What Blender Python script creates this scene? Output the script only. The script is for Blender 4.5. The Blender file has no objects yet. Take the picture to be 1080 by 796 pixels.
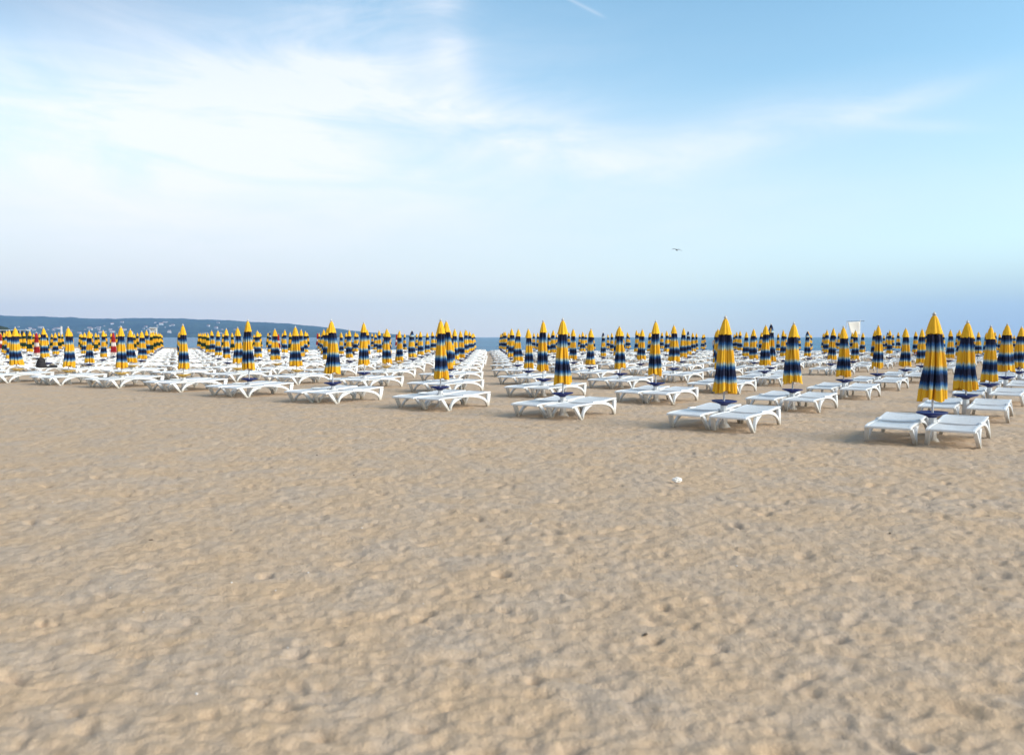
import bpy, bmesh, math, random
import numpy as np
from mathutils import Vector, Matrix

R = math.radians
random.seed(7)
rng = np.random.default_rng(11)
scene = bpy.context.scene
COL = scene.collection

# ------------------------------------------------------------------ camera
CAM_H = 1.64
F_PX, CX, HY = 843.0, 540.0, 355.5          # focal length in photo pixels, centre column, horizon row
cam_d = bpy.data.cameras.new("camera")
cam_d.sensor_width = 36.0
cam_d.lens = 36.0 * F_PX / 1080.0
cam_d.clip_start = 0.05
cam_d.clip_end = 60000
cam_d.dof.use_dof = True
cam_d.dof.focus_distance = 20.0
cam_d.dof.aperture_fstop = (cam_d.lens / 1000) / 0.013
cam = bpy.data.objects.new("camera", cam_d)
cam.location = (0, 0, CAM_H)
cam.rotation_euler = (R(90) - math.atan((398 - HY) / F_PX), 0, 0)
COL.objects.link(cam)
scene.camera = cam

# ------------------------------------------------------------------ light and sky
SUN_AZ, SUN_EL = 112.0, 29.0                # azimuth from the view direction (+Y) clockwise, elevation
sun_d = bpy.data.lights.new("sun", 'SUN')
sun_d.energy = 3.0
sun_d.angle = R(34)
sun_d.color = (1.0, 0.93, 0.84)
sun = bpy.data.objects.new("sun", sun_d)
sd = Vector((math.sin(R(SUN_AZ)) * math.cos(R(SUN_EL)), math.cos(R(SUN_AZ)) * math.cos(R(SUN_EL)), math.sin(R(SUN_EL))))
sun.rotation_euler = sd.to_track_quat('Z', 'Y').to_euler()
sun.location = (30, -20, 40)
COL.objects.link(sun)

scene.view_settings.view_transform = 'Standard'
scene.view_settings.look = 'None'
scene.view_settings.exposure = 0.64
scene.view_settings.gamma = 1.0
scene.view_settings.use_curve_mapping = False

world = bpy.data.worlds.new("World")
scene.world = world
world.use_nodes = True
wt = world.node_tree
for n in list(wt.nodes): wt.nodes.remove(n)


class NG:
    """small helper for writing node maths"""
    def __init__(s, tree): s.t = tree

    def node(s, typ, **kw):
        n = s.t.nodes.new(typ)
        for k, v in kw.items(): setattr(n, k, v)
        return n

    def put(s, sock, v):
        if isinstance(v, bpy.types.NodeSocket): s.t.links.new(v, sock)
        elif v is not None: sock.default_value = v

    def m(s, op, a, b=None, c=None, clamp=False):
        n = s.node('ShaderNodeMath', operation=op, use_clamp=clamp)
        s.put(n.inputs[0], a)
        if b is not None: s.put(n.inputs[1], b)
        if c is not None: s.put(n.inputs[2], c)
        return n.outputs[0]

    def mix(s, f, a, b, blend='MIX'):
        n = s.node('ShaderNodeMix', data_type='RGBA', blend_type=blend)
        s.put(n.inputs[0], f)
        for i, v in ((6, a), (7, b)):
            if isinstance(v, tuple) and len(v) == 3: v = (*v, 1)
            s.put(n.inputs[i], v)
        return n.outputs[2]

    def noise(s, vec, scale, detail=4, rough=0.5, dist=0.0, out=0):
        n = s.node('ShaderNodeTexNoise')
        s.put(n.inputs['Vector'], vec)
        n.inputs['Scale'].default_value = scale
        n.inputs['Detail'].default_value = detail
        n.inputs['Roughness'].default_value = rough
        n.inputs['Distortion'].default_value = dist
        return n.outputs[out]

    def maprange(s, v, a, b, c=0.0, d=1.0, smooth=True):
        n = s.node('ShaderNodeMapRange', interpolation_type='SMOOTHSTEP' if smooth else 'LINEAR')
        s.put(n.inputs[0], v)
        for i, x in enumerate((a, b, c, d)): n.inputs[i + 1].default_value = x
        return n.outputs[0]

    def ramp(s, f, stops, interp='LINEAR'):
        n = s.node('ShaderNodeValToRGB')
        n.color_ramp.interpolation = interp
        e = n.color_ramp.elements
        while len(e) > 1: e.remove(e[-1])
        e[0].position = stops[0][0]; e[0].color = (*stops[0][1], 1)
        for p, c in stops[1:]:
            q = e.new(p); q.color = (*c, 1)
        s.put(n.inputs[0], f)
        return n.outputs[0]

    def xyz(s, x, y, z):
        n = s.node('ShaderNodeCombineXYZ')
        s.put(n.inputs[0], x); s.put(n.inputs[1], y); s.put(n.inputs[2], z)
        return n.outputs[0]


g = NG(wt)
sky = g.node('ShaderNodeTexSky', sky_type='NISHITA')
sky.sun_disc = False
sky.sun_elevation = R(SUN_EL)
sky.sun_rotation = R(SUN_AZ)
sky.air_density = 1.0
sky.dust_density = 0.6
sky.ozone_density = 1.0
tc = g.node('ShaderNodeTexCoord')
sep = g.node('ShaderNodeSeparateXYZ')
wt.links.new(tc.outputs['Generated'], sep.inputs[0])
dx, dy, dz = sep.outputs
az = g.m('ARCTAN2', dx, dy)                       # compass angle of the sky direction
hyp = g.m('SQRT', g.m('ADD', g.m('MULTIPLY', dx, dx), g.m('MULTIPLY', dy, dy)))
el = g.m('ARCTAN2', dz, hyp)                      # height above the horizon
# cirrus sheet seen at its altitude: project the direction on a high plane
zz = g.m('MAXIMUM', g.m('ADD', dz, 0.10), 0.03)
pu, pv = g.m('DIVIDE', dx, zz), g.m('DIVIDE', dy, zz)
flow = g.xyz(g.m('ADD', g.m('MULTIPLY', pu, 0.9), g.m('MULTIPLY', pv, 0.35)), g.m('ADD', g.m('MULTIPLY', pv, 0.45), g.m('MULTIPLY', pu, -0.25)), 0.0)
n_soft = g.noise(flow, 0.55, 5, 0.5, 0.8)
n_wisp = g.noise(g.xyz(g.m('MULTIPLY', az, 1.6), g.m('MULTIPLY', el, 7.0), 3.1), 2.4, 8, 0.62, 0.9)
n_wisp2 = g.noise(flow, 1.7, 7, 0.6, 1.2)


def blob(px, py, sx, sy, rot=0.0):
    """soft mask round a sky direction (given as photo pixel), sizes in degrees"""
    a0 = math.atan((px - CX) / F_PX); e0 = math.atan((HY - py) / F_PX * math.cos(a0))
    a = g.m('SUBTRACT', az, a0); e = g.m('SUBTRACT', el, e0)
    c, s_ = math.cos(R(rot)), math.sin(R(rot))
    u = g.m('ADD', g.m('MULTIPLY', a, c / R(sx)), g.m('MULTIPLY', e, s_ / R(sx)))
    v = g.m('ADD', g.m('MULTIPLY', a, -s_ / R(sy)), g.m('MULTIPLY', e, c / R(sy)))
    q = g.m('ADD', g.m('MULTIPLY', u, u), g.m('MULTIPLY', v, v))
    return g.m('EXPONENT', g.m('MULTIPLY', q, -1.0))


def addup(items):
    t = None
    for w, b in items:
        x = g.m('MULTIPLY', b, w)
        t = x if t is None else g.m('ADD', t, x)
    return t


body = addup([(0.85, blob(280, 140, 17, 6.5, 6)), (0.6, blob(130, 125, 12, 3.2, -10)), (0.6, blob(472, 35, 1.6, 6.0, 8)), (0.3, blob(200, 60, 9, 2.4, -25)),
              (0.7, blob(370, 70, 8, 4.0, 35)), (0.8, blob(560, 150, 8, 2.2, -14)), (0.7, blob(770, 148, 9, 1.5, 12)),
              (0.55, blob(930, 118, 4.5, 0.7, 12)), (0.4, blob(960, 136, 3.0, 0.35, -8)), (0.5, blob(40, 190, 12, 4, -5)), (0.22, blob(520, 230, 30, 5, 0))])
tex = g.m('ADD', g.m('MULTIPLY', n_soft, 0.75), g.m('ADD', g.m('MULTIPLY', n_wisp, 0.95), g.m('MULTIPLY', n_wisp2, 0.45)))
tex = g.maprange(tex, 0.72, 1.45, 0.15, 1.5)
cloud = g.m('MULTIPLY', g.m('MULTIPLY', body, 0.82), tex)
other = g.m('MULTIPLY', g.maprange(n_soft, 0.5, 0.75, 0.0, 0.4), g.maprange(g.m('ABSOLUTE', az), R(45), R(75), 0.0, 1.0))
cloud = g.m('ADD', cloud, other)
# contrail
a1, e1 = math.atan((578 - CX) / F_PX), math.atan((HY + 3) / F_PX)
a2, e2 = math.atan((640 - CX) / F_PX), math.atan((HY - 28) / F_PX * 0.993)
L = math.hypot(a2 - a1, e2 - e1); ux, uy = (a2 - a1) / L, (e2 - e1) / L
da, de = g.m('SUBTRACT', az, a1), g.m('SUBTRACT', el, e1)
along = g.m('ADD', g.m('MULTIPLY', da, ux), g.m('MULTIPLY', de, uy))
across = g.m('ADD', g.m('MULTIPLY', da, -uy), g.m('MULTIPLY', de, ux))
tr = g.m('MULTIPLY', g.m('EXPONENT', g.m('MULTIPLY', g.m('MULTIPLY', across, across), -1.0 / R(0.11) ** 2)),
         g.m('MULTIPLY', g.maprange(along, -0.30, -0.02), g.maprange(along, L * 0.75, L * 1.03, 1.0, 0.0)))
cloud = g.m('ADD', cloud, g.m('MULTIPLY', tr, 0.22))
cloud = g.m('MINIMUM', cloud, 0.93)
skyc = g.mix(1.0, sky.outputs[0], (0.82, 1.10, 1.06), 'MULTIPLY')
veil = g.ramp(g.m('MULTIPLY', el, 1 / R(45), clamp=True), [(0.0, (0.86,) * 3), (0.06, (0.80,) * 3), (0.17, (0.74,) * 3), (0.28, (0.46,) * 3), (0.40, (0.13,) * 3), (0.55, (0.03,) * 3), (1.0, (0.0,) * 3)], 'EASE')
veil = g.m('MULTIPLY', veil, g.maprange(az, R(-25), R(40), 1.18, 0.58))
vcol = g.ramp(g.m('MULTIPLY', el, 1 / R(25), clamp=True), [(0.0, (0.440, 0.415, 0.375)), (0.22, (0.425, 0.44, 0.435)), (0.5, (0.43, 0.462, 0.475)), (1.0, (0.42, 0.475, 0.495))])
vcol = g.mix(1.0, vcol, (10.2, 9.9, 9.9), 'MULTIPLY')
skyc = g.mix(g.m('MINIMUM', veil, 1.0), skyc, vcol)
dusk = g.m('MULTIPLY', g.maprange(az, R(4), R(34), 0.0, 0.85), g.maprange(el, R(0), R(6.5), 1.0, 0.0))
skyc = g.mix(dusk, skyc, (1.75, 2.20, 2.75))
duskl = g.m('MULTIPLY', g.maprange(az, R(-8), R(-34), 0.0, 0.9), g.maprange(el, R(13), R(24), 0.0, 1.0))
skyc = g.mix(duskl, skyc, (1.65, 2.10, 2.9))
cloud = g.m('MULTIPLY', cloud, g.m('SUBTRACT', 0.86, g.m('MULTIPLY', duskl, 0.45)))
WHITE = 5.2
final = g.mix(cloud, skyc, (WHITE * 0.965, WHITE * 0.965, WHITE))
bg = g.node('ShaderNodeBackground')
wt.links.new(final, bg.inputs[0])
bg.inputs[1].default_value = 0.14
out = g.node('ShaderNodeOutputWorld')
wt.links.new(bg.outputs[0], out.inputs[0])


# ------------------------------------------------------------------ helpers
def tag(o, label=None, cat=None, group=None, kind=None):
    if label: o['label'] = label
    if cat: o['category'] = cat
    if group: o['group'] = group
    if kind: o['kind'] = kind
    return o


def empty(name, loc=(0, 0, 0), rz=0.0):
    o = bpy.data.objects.new(name, None)
    o.empty_display_size = 0.2
    o.location = loc
    o.rotation_euler = (0, 0, rz)
    COL.objects.link(o)
    return o


def link(name, me, parent=None, loc=(0, 0, 0)):
    o = bpy.data.objects.new(name, me)
    COL.objects.link(o)
    o.location = loc
    if parent is not None: o.parent = parent
    return o


class MB:
    """collects faces and links them as one mesh"""
    def __init__(s): s.v, s.f, s.sm = [], [], []

    def add(s, vs, fs, smooth=False):
        b = len(s.v)
        s.v += [tuple(p) for p in vs]
        s.f += [tuple(b + i for i in f) for f in fs]
        s.sm += [smooth] * len(fs)

    def box(s, c, size, rot=None):
        hx, hy, hz = (q / 2 for q in size)
        vs = [Vector((x, y, z)) for x in (-hx, hx) for y in (-hy, hy) for z in (-hz, hz)]
        if rot is not None: vs = [rot @ p for p in vs]
        vs = [p + Vector(c) for p in vs]
        s.add(vs, [(0, 1, 3, 2), (4, 6, 7, 5), (0, 4, 5, 1), (2, 3, 7, 6), (0, 2, 6, 4), (1, 5, 7, 3)])

    def lathe(s, prof, n=16, c=(0, 0, 0), cap=True, smooth=True, fn=None):
        vs, fs = [], []
        for k, (r, z) in enumerate(prof):
            for i in range(n):
                a = 2 * math.pi * i / n
                rr = r * (fn(a, k) if fn else 1)
                vs.append((c[0] + rr * math.cos(a), c[1] + rr * math.sin(a), c[2] + z))
        for k in range(len(prof) - 1):
            for i in range(n):
                j = (i + 1) % n
                fs.append((k * n + i, k * n + j, (k + 1) * n + j, (k + 1) * n + i))
        if cap:
            fs.append(tuple(range(n - 1, -1, -1)))
            fs.append(tuple((len(prof) - 1) * n + i for i in range(n)))
        s.add(vs, fs, smooth)

    def tube(s, p0, p1, r0, r1=None, n=8):
        r1 = r0 if r1 is None else r1
        p0, p1 = Vector(p0), Vector(p1)
        q = (p1 - p0).to_track_quat('Z', 'Y')
        vs = []
        for p, r in ((p0, r0), (p1, r1)):
            for i in range(n):
                a = 2 * math.pi * i / n
                vs.append(p + q @ Vector((r * math.cos(a), r * math.sin(a), 0)))
        s.add(vs, [(i, (i + 1) % n, n + (i + 1) % n, n + i) for i in range(n)] + [tuple(range(n - 1, -1, -1)), tuple(n + i for i in range(n))], True)

    def prism(s, poly, x0, x1, shear=0.0, ztop=0.3):
        """poly in (y, z) between x0 and x1; x moves outward by shear towards the ground"""
        n = len(poly)
        vs = [(x0 + shear * (ztop - z), y, z) for y, z in poly] + [(x1 + shear * (ztop - z), y, z) for y, z in poly]
        s.add(vs, [tuple(range(n)), tuple(range(2 * n - 1, n - 1, -1))] + [(i, n + i, n + (i + 1) % n, (i + 1) % n) for i in range(n)])

    def strip(s, c1, c2, x0, x1, shear=0.0, ztop=0.3):
        """band between two (y, z) curves of equal length, thick in x: good for curved struts"""
        for a in range(len(c1) - 1):
            s.prism([c1[a], c1[a + 1], c2[a + 1], c2[a]], x0, x1, shear, ztop)

    def mesh(s, name, mat):
        me = bpy.data.meshes.new(name)
        me.from_pydata(s.v, [], s.f)
        for p, q in zip(me.polygons, s.sm): p.use_smooth = q
        if mat: me.materials.append(mat)
        bm = bmesh.new(); bm.from_mesh(me)
        bmesh.ops.recalc_face_normals(bm, faces=bm.faces[:])
        bm.to_mesh(me); bm.free()
        return me


def bevelled(me, w, seg=2):
    bm = bmesh.new(); bm.from_mesh(me)
    bmesh.ops.remove_doubles(bm, verts=bm.verts[:], dist=1e-5)
    ed = [e for e in bm.edges if len(e.link_faces) == 2 and e.calc_face_angle(0) > 0.6]
    bmesh.ops.bevel(bm, geom=ed, offset=w, segments=seg, affect='EDGES', clamp_overlap=True)
    bm.to_mesh(me); bm.free()
    return me


def material(name, fn, rough=0.5, spec=0.5):
    m = bpy.data.materials.new(name)
    m.use_nodes = True
    t = m.node_tree
    b = t.nodes['Principled BSDF']
    b.inputs['Roughness'].default_value = rough
    b.inputs['Specular IOR Level'].default_value = spec
    h = NG(t)
    c = fn(h, b)
    if c is not None:
        if isinstance(c, tuple): c = (*c, 1)
        h.put(b.inputs['Base Color'], c)
    return m


def coords(h, which='Object'):
    return h.node('ShaderNodeTexCoord').outputs[which]


def bump(h, b, height, strength, dist):
    n = h.node('ShaderNodeBump')
    n.inputs['Strength'].default_value = strength
    n.inputs['Distance'].default_value = dist
    h.put(n.inputs['Height'], height)
    h.put(b.inputs['Normal'], n.outputs[0])


# ------------------------------------------------------------------ materials
def f_sand(h, b):
    p = h.node('ShaderNodeNewGeometry').outputs['Position']
    big = h.noise(p, 0.18, 4, 0.55)
    mid = h.noise(p, 1.6, 5, 0.6)
    fine = h.noise(p, 14.0, 5, 0.65)
    grain = h.noise(p, 260.0, 2, 0.7)
    crumb = h.noise(p, 55.0, 4, 0.7)
    c = h.mix(h.maprange(mid, 0.35, 0.68), (0.56, 0.385, 0.24), (0.50, 0.38, 0.28))
    c = h.mix(h.m('MULTIPLY', h.maprange(fine, 0.45, 0.75), 0.45), c, (0.39, 0.265, 0.15))
    c = h.mix(h.maprange(big, 0.35, 0.7, 0.0, 0.35), c, (0.455, 0.34, 0.24))
    c = h.mix(h.maprange(grain, 0.60, 0.72, 0.0, 0.55), c, (0.17, 0.115, 0.07))
    c = h.mix(h.maprange(grain, 0.40, 0.28, 0.0, 0.4), c, (0.66, 0.56, 0.42))
    # darker damp sand at the waterline (height based)
    z = h.node('ShaderNodeSeparateXYZ'); h.put(z.inputs[0], p)
    c = h.mix(h.maprange(z.outputs[2], -0.36, -0.24, 1.0, 0.0), c, (0.20, 0.145, 0.09))
    hh = h.m('ADD', h.m('MULTIPLY', fine, 0.6), h.m('ADD', h.m('MULTIPLY', mid, 0.7), h.m('MULTIPLY', grain, 0.10)))
    hh = h.m('ADD', hh, h.m('MULTIPLY', crumb, 0.22))
    bump(h, b, hh, 0.75, 0.05)
    return c


def f_sea(h, b):
    p = h.node('ShaderNodeNewGeometry').outputs['Position']
    mp = h.node('ShaderNodeMapping'); h.put(mp.inputs[0], p)
    mp.inputs['Scale'].default_value = (0.35, 1.0, 1.0)
    w1 = h.noise(mp.outputs[0], 0.5, 5, 0.6, 0.3)
    w2 = h.noise(mp.outputs[0], 0.05, 4, 0.55)
    w3 = h.noise(mp.outputs[0], 0.012, 3, 0.5)
    c = h.mix(h.maprange(w2, 0.35, 0.65), (0.006, 0.09, 0.20), (0.02, 0.20, 0.32))
    c = h.mix(h.maprange(w3, 0.4, 0.65, 0.0, 0.5), c, (0.008, 0.05, 0.13))
    s = h.node('ShaderNodeSeparateXYZ'); h.put(s.inputs[0], p)
    foam = h.maprange(w1, 0.64, 0.72, 0.0, 0.75)
    c = h.mix(foam, c, (0.55, 0.66, 0.68))
    h.put(b.inputs['Roughness'], h.m('ADD', 0.28, h.m('MULTIPLY', foam, 0.4)))
    b.inputs['IOR'].default_value = 1.33
    bump(h, b, h.m('ADD', w1, h.m('MULTIPLY', w2, 2.0)), 1.0, 1.0)
    return c


M = {}
M['sand'] = material('sand', f_sand, 0.95, 0.15)
M['sea'] = material('sea_water', f_sea, 0.3, 0.35)


def f_white(h, b):
    oi = h.node('ShaderNodeObjectInfo').outputs['Random']
    n = h.noise(coords(h), 5.0, 4, 0.6)
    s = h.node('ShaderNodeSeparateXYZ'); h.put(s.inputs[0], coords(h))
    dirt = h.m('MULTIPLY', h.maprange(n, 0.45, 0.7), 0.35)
    low = h.m('MULTIPLY', h.maprange(s.outputs[2], 0.20, 0.0), h.maprange(n, 0.3, 0.6, 0.35, 1.0))  # brown shading of the lower legs painted into the colour, broken by noise
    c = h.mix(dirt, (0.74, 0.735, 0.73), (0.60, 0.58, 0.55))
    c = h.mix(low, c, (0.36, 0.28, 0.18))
    return h.mix(h.m('MULTIPLY', oi, 0.4), c, (0.60, 0.59, 0.56))


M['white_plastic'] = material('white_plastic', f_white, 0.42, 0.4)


def cloth_material(name, stops, streak=0.05, shade=(1, 1, 1)):
    def f(h, b):
        oc = coords(h)
        s = h.node('ShaderNodeSeparateXYZ'); h.put(s.inputs[0], oc)
        ang = h.m('ARCTAN2', s.outputs[1], s.outputs[0])
        rnd = h.node('ShaderNodeObjectInfo').outputs['Random']
        wav = h.noise(h.xyz(h.m('COSINE', ang), h.m('SINE', ang), h.m('MULTIPLY', rnd, 9.0)), 3.2, 4, 0.65)
        t = h.m('DIVIDE', s.outputs[2], -1.306)
        t = h.m('ADD', t, h.m('MULTIPLY', h.m('SUBTRACT', wav, 0.5), streak * 2))
        c = h.ramp(t, stops)
        weave = h.noise(h.xyz(h.m('MULTIPLY', ang, 6.0), rnd, h.m('MULTIPLY', s.outputs[2], 2.5)), 2.0, 4, 0.6)
        c = h.mix(h.maprange(weave, 0.4, 0.75, 0.0, 0.35), c, (0.50, 0.40, 0.22) if shade is None else h.mix(0.5, c, (0.1, 0.08, 0.06)))
        bump(h, b, weave, 0.4, 0.02)
        tl = h.node('ShaderNodeBsdfTranslucent')
        h.put(tl.inputs[0], c)
        ms = h.node('ShaderNodeMixShader'); ms.inputs[0].default_value = 0.12
        o = [n for n in h.t.nodes if n.type == 'OUTPUT_MATERIAL'][0]
        h.t.links.new(b.outputs[0], ms.inputs[1]); h.t.links.new(tl.outputs[0], ms.inputs[2])
        h.t.links.new(ms.outputs[0], o.inputs[0])
        return c
    return material(name, f, 0.75, 0.25)


YEL, NAV, BLU, TEAL = (0.82, 0.43, 0.018), (0.006, 0.010, 0.040), (0.011, 0.095, 0.28), (0.34, 0.46, 0.43)
M['cloth_blue'] = cloth_material('yellow_navy_cloth', [
    (0.0, YEL), (0.20, YEL), (0.215, NAV), (0.30, NAV), (0.345, BLU), (0.40, TEAL), (0.435, YEL), (0.585, YEL), (0.62, TEAL), (0.655, BLU),
    (0.70, NAV), (0.775, NAV), (0.815, BLU), (0.862, TEAL), (0.885, YEL), (1.0, YEL)])
GRN = (0.008, 0.035, 0.016)
M['cloth_green'] = cloth_material('yellow_green_cloth', [
    (0.0, YEL), (0.20, YEL), (0.215, GRN), (0.36, GRN), (0.41, YEL), (0.60, YEL), (0.64, GRN), (0.84, GRN), (0.88, YEL), (1.0, YEL)])
RED, CREAM = (0.36, 0.012, 0.018), (0.80, 0.70, 0.62)
M['cloth_red'] = cloth_material('red_white_cloth', [
    (0.0, RED), (0.40, RED), (0.46, CREAM), (0.57, CREAM), (0.63, RED), (0.86, RED), (0.93, CREAM), (1.0, CREAM)])
M['cap_navy'] = cloth_material('navy_cap_cloth', [(0.0, NAV), (0.08, NAV), (0.13, BLU), (0.17, TEAL), (0.20, (0.6, 0.66, 0.62)), (1.0, TEAL)], 0.01)

M['pole'] = material('pole_metal', lambda h, b: h.mix(h.noise(coords(h), 6.0), (0.50, 0.51, 0.52), (0.66, 0.67, 0.68)), 0.4)
M['tray_blue'] = material('blue_tray_plastic', lambda h, b: h.mix(h.noise(coords(h), 7.0), (0.004, 0.009, 0.085), (0.009, 0.017, 0.13)), 0.5, 0.25)
M['tray_yellow'] = material('ochre_tray_plastic', lambda h, b: h.mix(h.noise(coords(h), 7.0), (0.55, 0.30, 0.03), (0.70, 0.42, 0.06)), 0.4)


# ------------------------------------------------------------------ ground sheet
def shore_y(x, y):
    """distance of the waterline along this bearing"""
    t = np.asarray(x) / np.maximum(np.asarray(y), 1e-3)
    return np.interp(np.clip(t, -0.9, 0.9), [-0.9, -0.5, -0.25, 0.0, 0.3, 0.62, 0.9], [200, 162, 132, 114, 105, 99, 95])


SEA_Z = -0.45


def base_z(x, y):
    x = np.asarray(x, float); y = np.asarray(y, float)
    s = shore_y(x, y)
    t = np.clip((y - (s - 34)) / 34.0, 0, 4)
    z = -0.45 * np.clip(t, 0, 1) ** 1.6 - np.clip(t - 1, 0, 3) * 1.2
    return np.where(y > 5, z, 0.0)


# periodic height tile of trodden sand
TILE, TN = 26.0, 1300
fx = np.fft.fftfreq(TN, d=TILE / TN)
FX, FY = np.meshgrid(fx, fx, indexing='ij')
def filtered(lo, hi, power, ax=1.0, ay=1.0):
    k = np.sqrt((FX * ax) ** 2 + (FY * ay) ** 2)
    amp = np.where((k > lo) & (k < hi), (k + 1e-9) ** (-power), 0)
    f = np.fft.fft2(rng.standard_normal((TN, TN))) * amp
    r = np.real(np.fft.ifft2(f))
    return r / r.std()
tile = 0.005 * filtered(0.2, 1.2, 1.0) + 0.0048 * filtered(2.2, 10.0, 1.0, 1.5, 0.85)
rid = filtered(2.3, 12.0, 1.0, 1.7, 0.8)
tile += 0.0110 * (0.7 - np.abs(rid))
tile += 0.0028 * filtered(6, 24, 0.8)
cell = TILE / TN
warp = filtered(0.15, 0.6, 1.0)
for k in range(6200):
    cxk, cyk = rng.integers(0, TN, 2)
    if warp[cxk, cyk] < -0.2 and rng.random() < 0.6: continue
    la, lb = rng.uniform(0.038, 0.085), rng.uniform(0.024, 0.046)
    th = rng.normal(0, 0.7)
    dep = rng.uniform(0.30, 1.0) ** 1.2 * 0.046
    n = int(0.30 / cell)
    ii = np.arange(-n, n + 1)
    A, B = np.meshgrid(ii * cell, ii * cell, indexing='ij')
    u = (A * math.cos(th) + B * math.sin(th)) / la
    v = (-A * math.sin(th) + B * math.cos(th)) / lb
    r = np.sqrt(u * u + v * v)
    s_ = -dep * np.exp(-(r ** 2.2)) + 0.16 * dep * np.exp(-((r - 1.55) / 0.42) ** 2) * (1 + 0.5 * np.cos(np.arctan2(v, u) - rng.uniform(0, 6)))
    ix = (cxk + ii) % TN; iy = (cyk + ii) % TN
    tile[np.ix_(ix, iy)] += s_


tile *= 0.8


def sample_tile(x, y):
    u = (x / cell) % TN; v = (y / cell) % TN
    i0 = np.floor(u).astype(int); j0 = np.floor(v).astype(int)
    fu = u - i0; fv = v - j0
    i0 %= TN; j0 %= TN; i1 = (i0 + 1) % TN; j1 = (j0 + 1) % TN
    return (tile[i0, j0] * (1 - fu) * (1 - fv) + tile[i1, j0] * fu * (1 - fv) + tile[i0, j1] * (1 - fu) * fv + tile[i1, j1] * fu * fv)


def ground_z(x, y):
    r = np.hypot(x, y)
    fade = np.clip((70 - r) / 45, 0.0, 1)
    return base_z(x, y) + sample_tile(np.asarray(x, float), np.asarray(y, float)) * fade


radii = [0.0, 0.4, 0.8, 1.2, 1.5, 1.8]
r = 2.0
while r < 260:
    radii.append(r)
    r += max(0.016, 0.0062 * r) if r < 30 else 0.0062 * r * (1 + (r - 30) / 18)
radii += [300, 400, 600]
fa = np.arange(-46, 46.01, 0.125)
ca = np.arange(46, 314.1, 4.0)[1:-1]
angs = np.radians(np.concatenate([fa, ca]))
NA, NR = len(angs), len(radii)
RR = np.array(radii)[:, None]
X = RR * np.sin(angs)[None, :]
Y = RR * np.cos(angs)[None, :]
Z = ground_z(X, Y)
Z[0, :] = 0
far = RR[:, 0] > 250
verts = np.stack([X, Y, Z], -1).reshape(-1, 3)
i = np.arange(NR - 1)[:, None]; j = np.arange(NA)[None, :]
jn = (j + 1) % NA
quads = np.stack([i * NA + j, i * NA + jn, (i + 1) * NA + jn, (i + 1) * NA + j], -1).reshape(-1, 4)
me = bpy.data.meshes.new('sand_beach')
me.vertices.add(len(verts)); me.vertices.foreach_set('co', verts.astype(np.float32).ravel())
me.loops.add(quads.size); me.loops.foreach_set('vertex_index', quads.astype(np.int32).ravel())
me.polygons.add(len(quads)); me.polygons.foreach_set('loop_start', np.arange(0, quads.size, 4, dtype=np.int32))
me.update(calc_edges=True)
me.flip_normals()
me.polygons.foreach_set('use_smooth', np.ones(len(quads), dtype=bool))
me.materials.append(M['sand'])
tag(link('sand_beach', me), 'pale trodden beach sand', None, None, 'structure')

# sea: one sheet from the waterline to the horizon
SX = 7400
xs = [-SX, -5000, -2000, -600, -200, -60, 0, 60, 200, 600, 2000, 5000, SX]
ys = [60, 100, 150, 300, 800, 2000, 5000, SX]
me = bpy.data.meshes.new('sea')
vv = [(x, y, SEA_Z) for y in ys for x in xs]
nx = len(xs)
me.from_pydata(vv, [], [(b * nx + a, b * nx + a + 1, (b + 1) * nx + a + 1, (b + 1) * nx + a) for b in range(len(ys) - 1) for a in range(nx - 1)])
me.materials.append(M['sea'])
tag(link('sea', me), 'choppy blue sea', None, None, 'structure')

# ------------------------------------------------------------------ far hills
def at_px(px, D):
    return (px - CX) / F_PX * D

rid_x = [-260, -120, 0, 20, 60, 100, 160, 185, 215, 262, 300, 335, 352, 375, 400, 440, 480]
rid_h = [27, 25, 22.6, 22.2, 21.0, 19.8, 20.3, 20.4, 19.4, 16.6, 14.6, 11.6, 9.4, 6.6, 4.2, 1.6, 0.3]
NAh, NRh = 360, 46
me = bpy.data.meshes.new('hills')
vs, fs = [], []
hx = np.linspace(-260, 480, NAh)
nz = rng.standard_normal((NAh, NRh))
def smooth2(a, n):
    for _ in range(n):
        a = (a + np.roll(a, 1, 0) + np.roll(a, -1, 0) + np.roll(a, 1, 1) + np.roll(a, -1, 1)) / 5
    return a / a.std()
n1, n2, n3 = smooth2(nz, 22), smooth2(rng.standard_normal((NAh, NRh)), 5), rng.standard_normal((NAh, NRh))
HILL = np.zeros((NAh, NRh))
D0h, D1h = 4200.0, 6800.0
for a in range(NAh):
    hpx = np.interp(hx[a], rid_x, rid_h)
    for b in range(NRh):
        t = b / (NRh - 1)
        D = D0h + (D1h - D0h) * t
        shape = min(1.0, (t / 0.82)) ** 0.75 * (1 - 0.16 * math.sin(t * 9 + a * 0.03) * (1 - t))
        H = hpx / F_PX * D * shape * (1 + 0.07 * n1[a, b] * (1 - t)) + (n2[a, b] * 3.0 + n3[a, b] * 1.2) * min(1, hpx / 8) * (0.35 + 0.65 * (1 - t))
        if t > 0.86: H *= 1 - (t - 0.86) * 4
        HILL[a, b] = H
        vs.append((at_px(hx[a], D), D, max(H, -3) + (-4 if b == 0 else 0)))
for a in range(NAh - 1):
    for b in range(NRh - 1):
        fs.append((a * NRh + b, (a + 1) * NRh + b, (a + 1) * NRh + b + 1, a * NRh + b + 1))
me.from_pydata(vs, [], fs)


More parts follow.
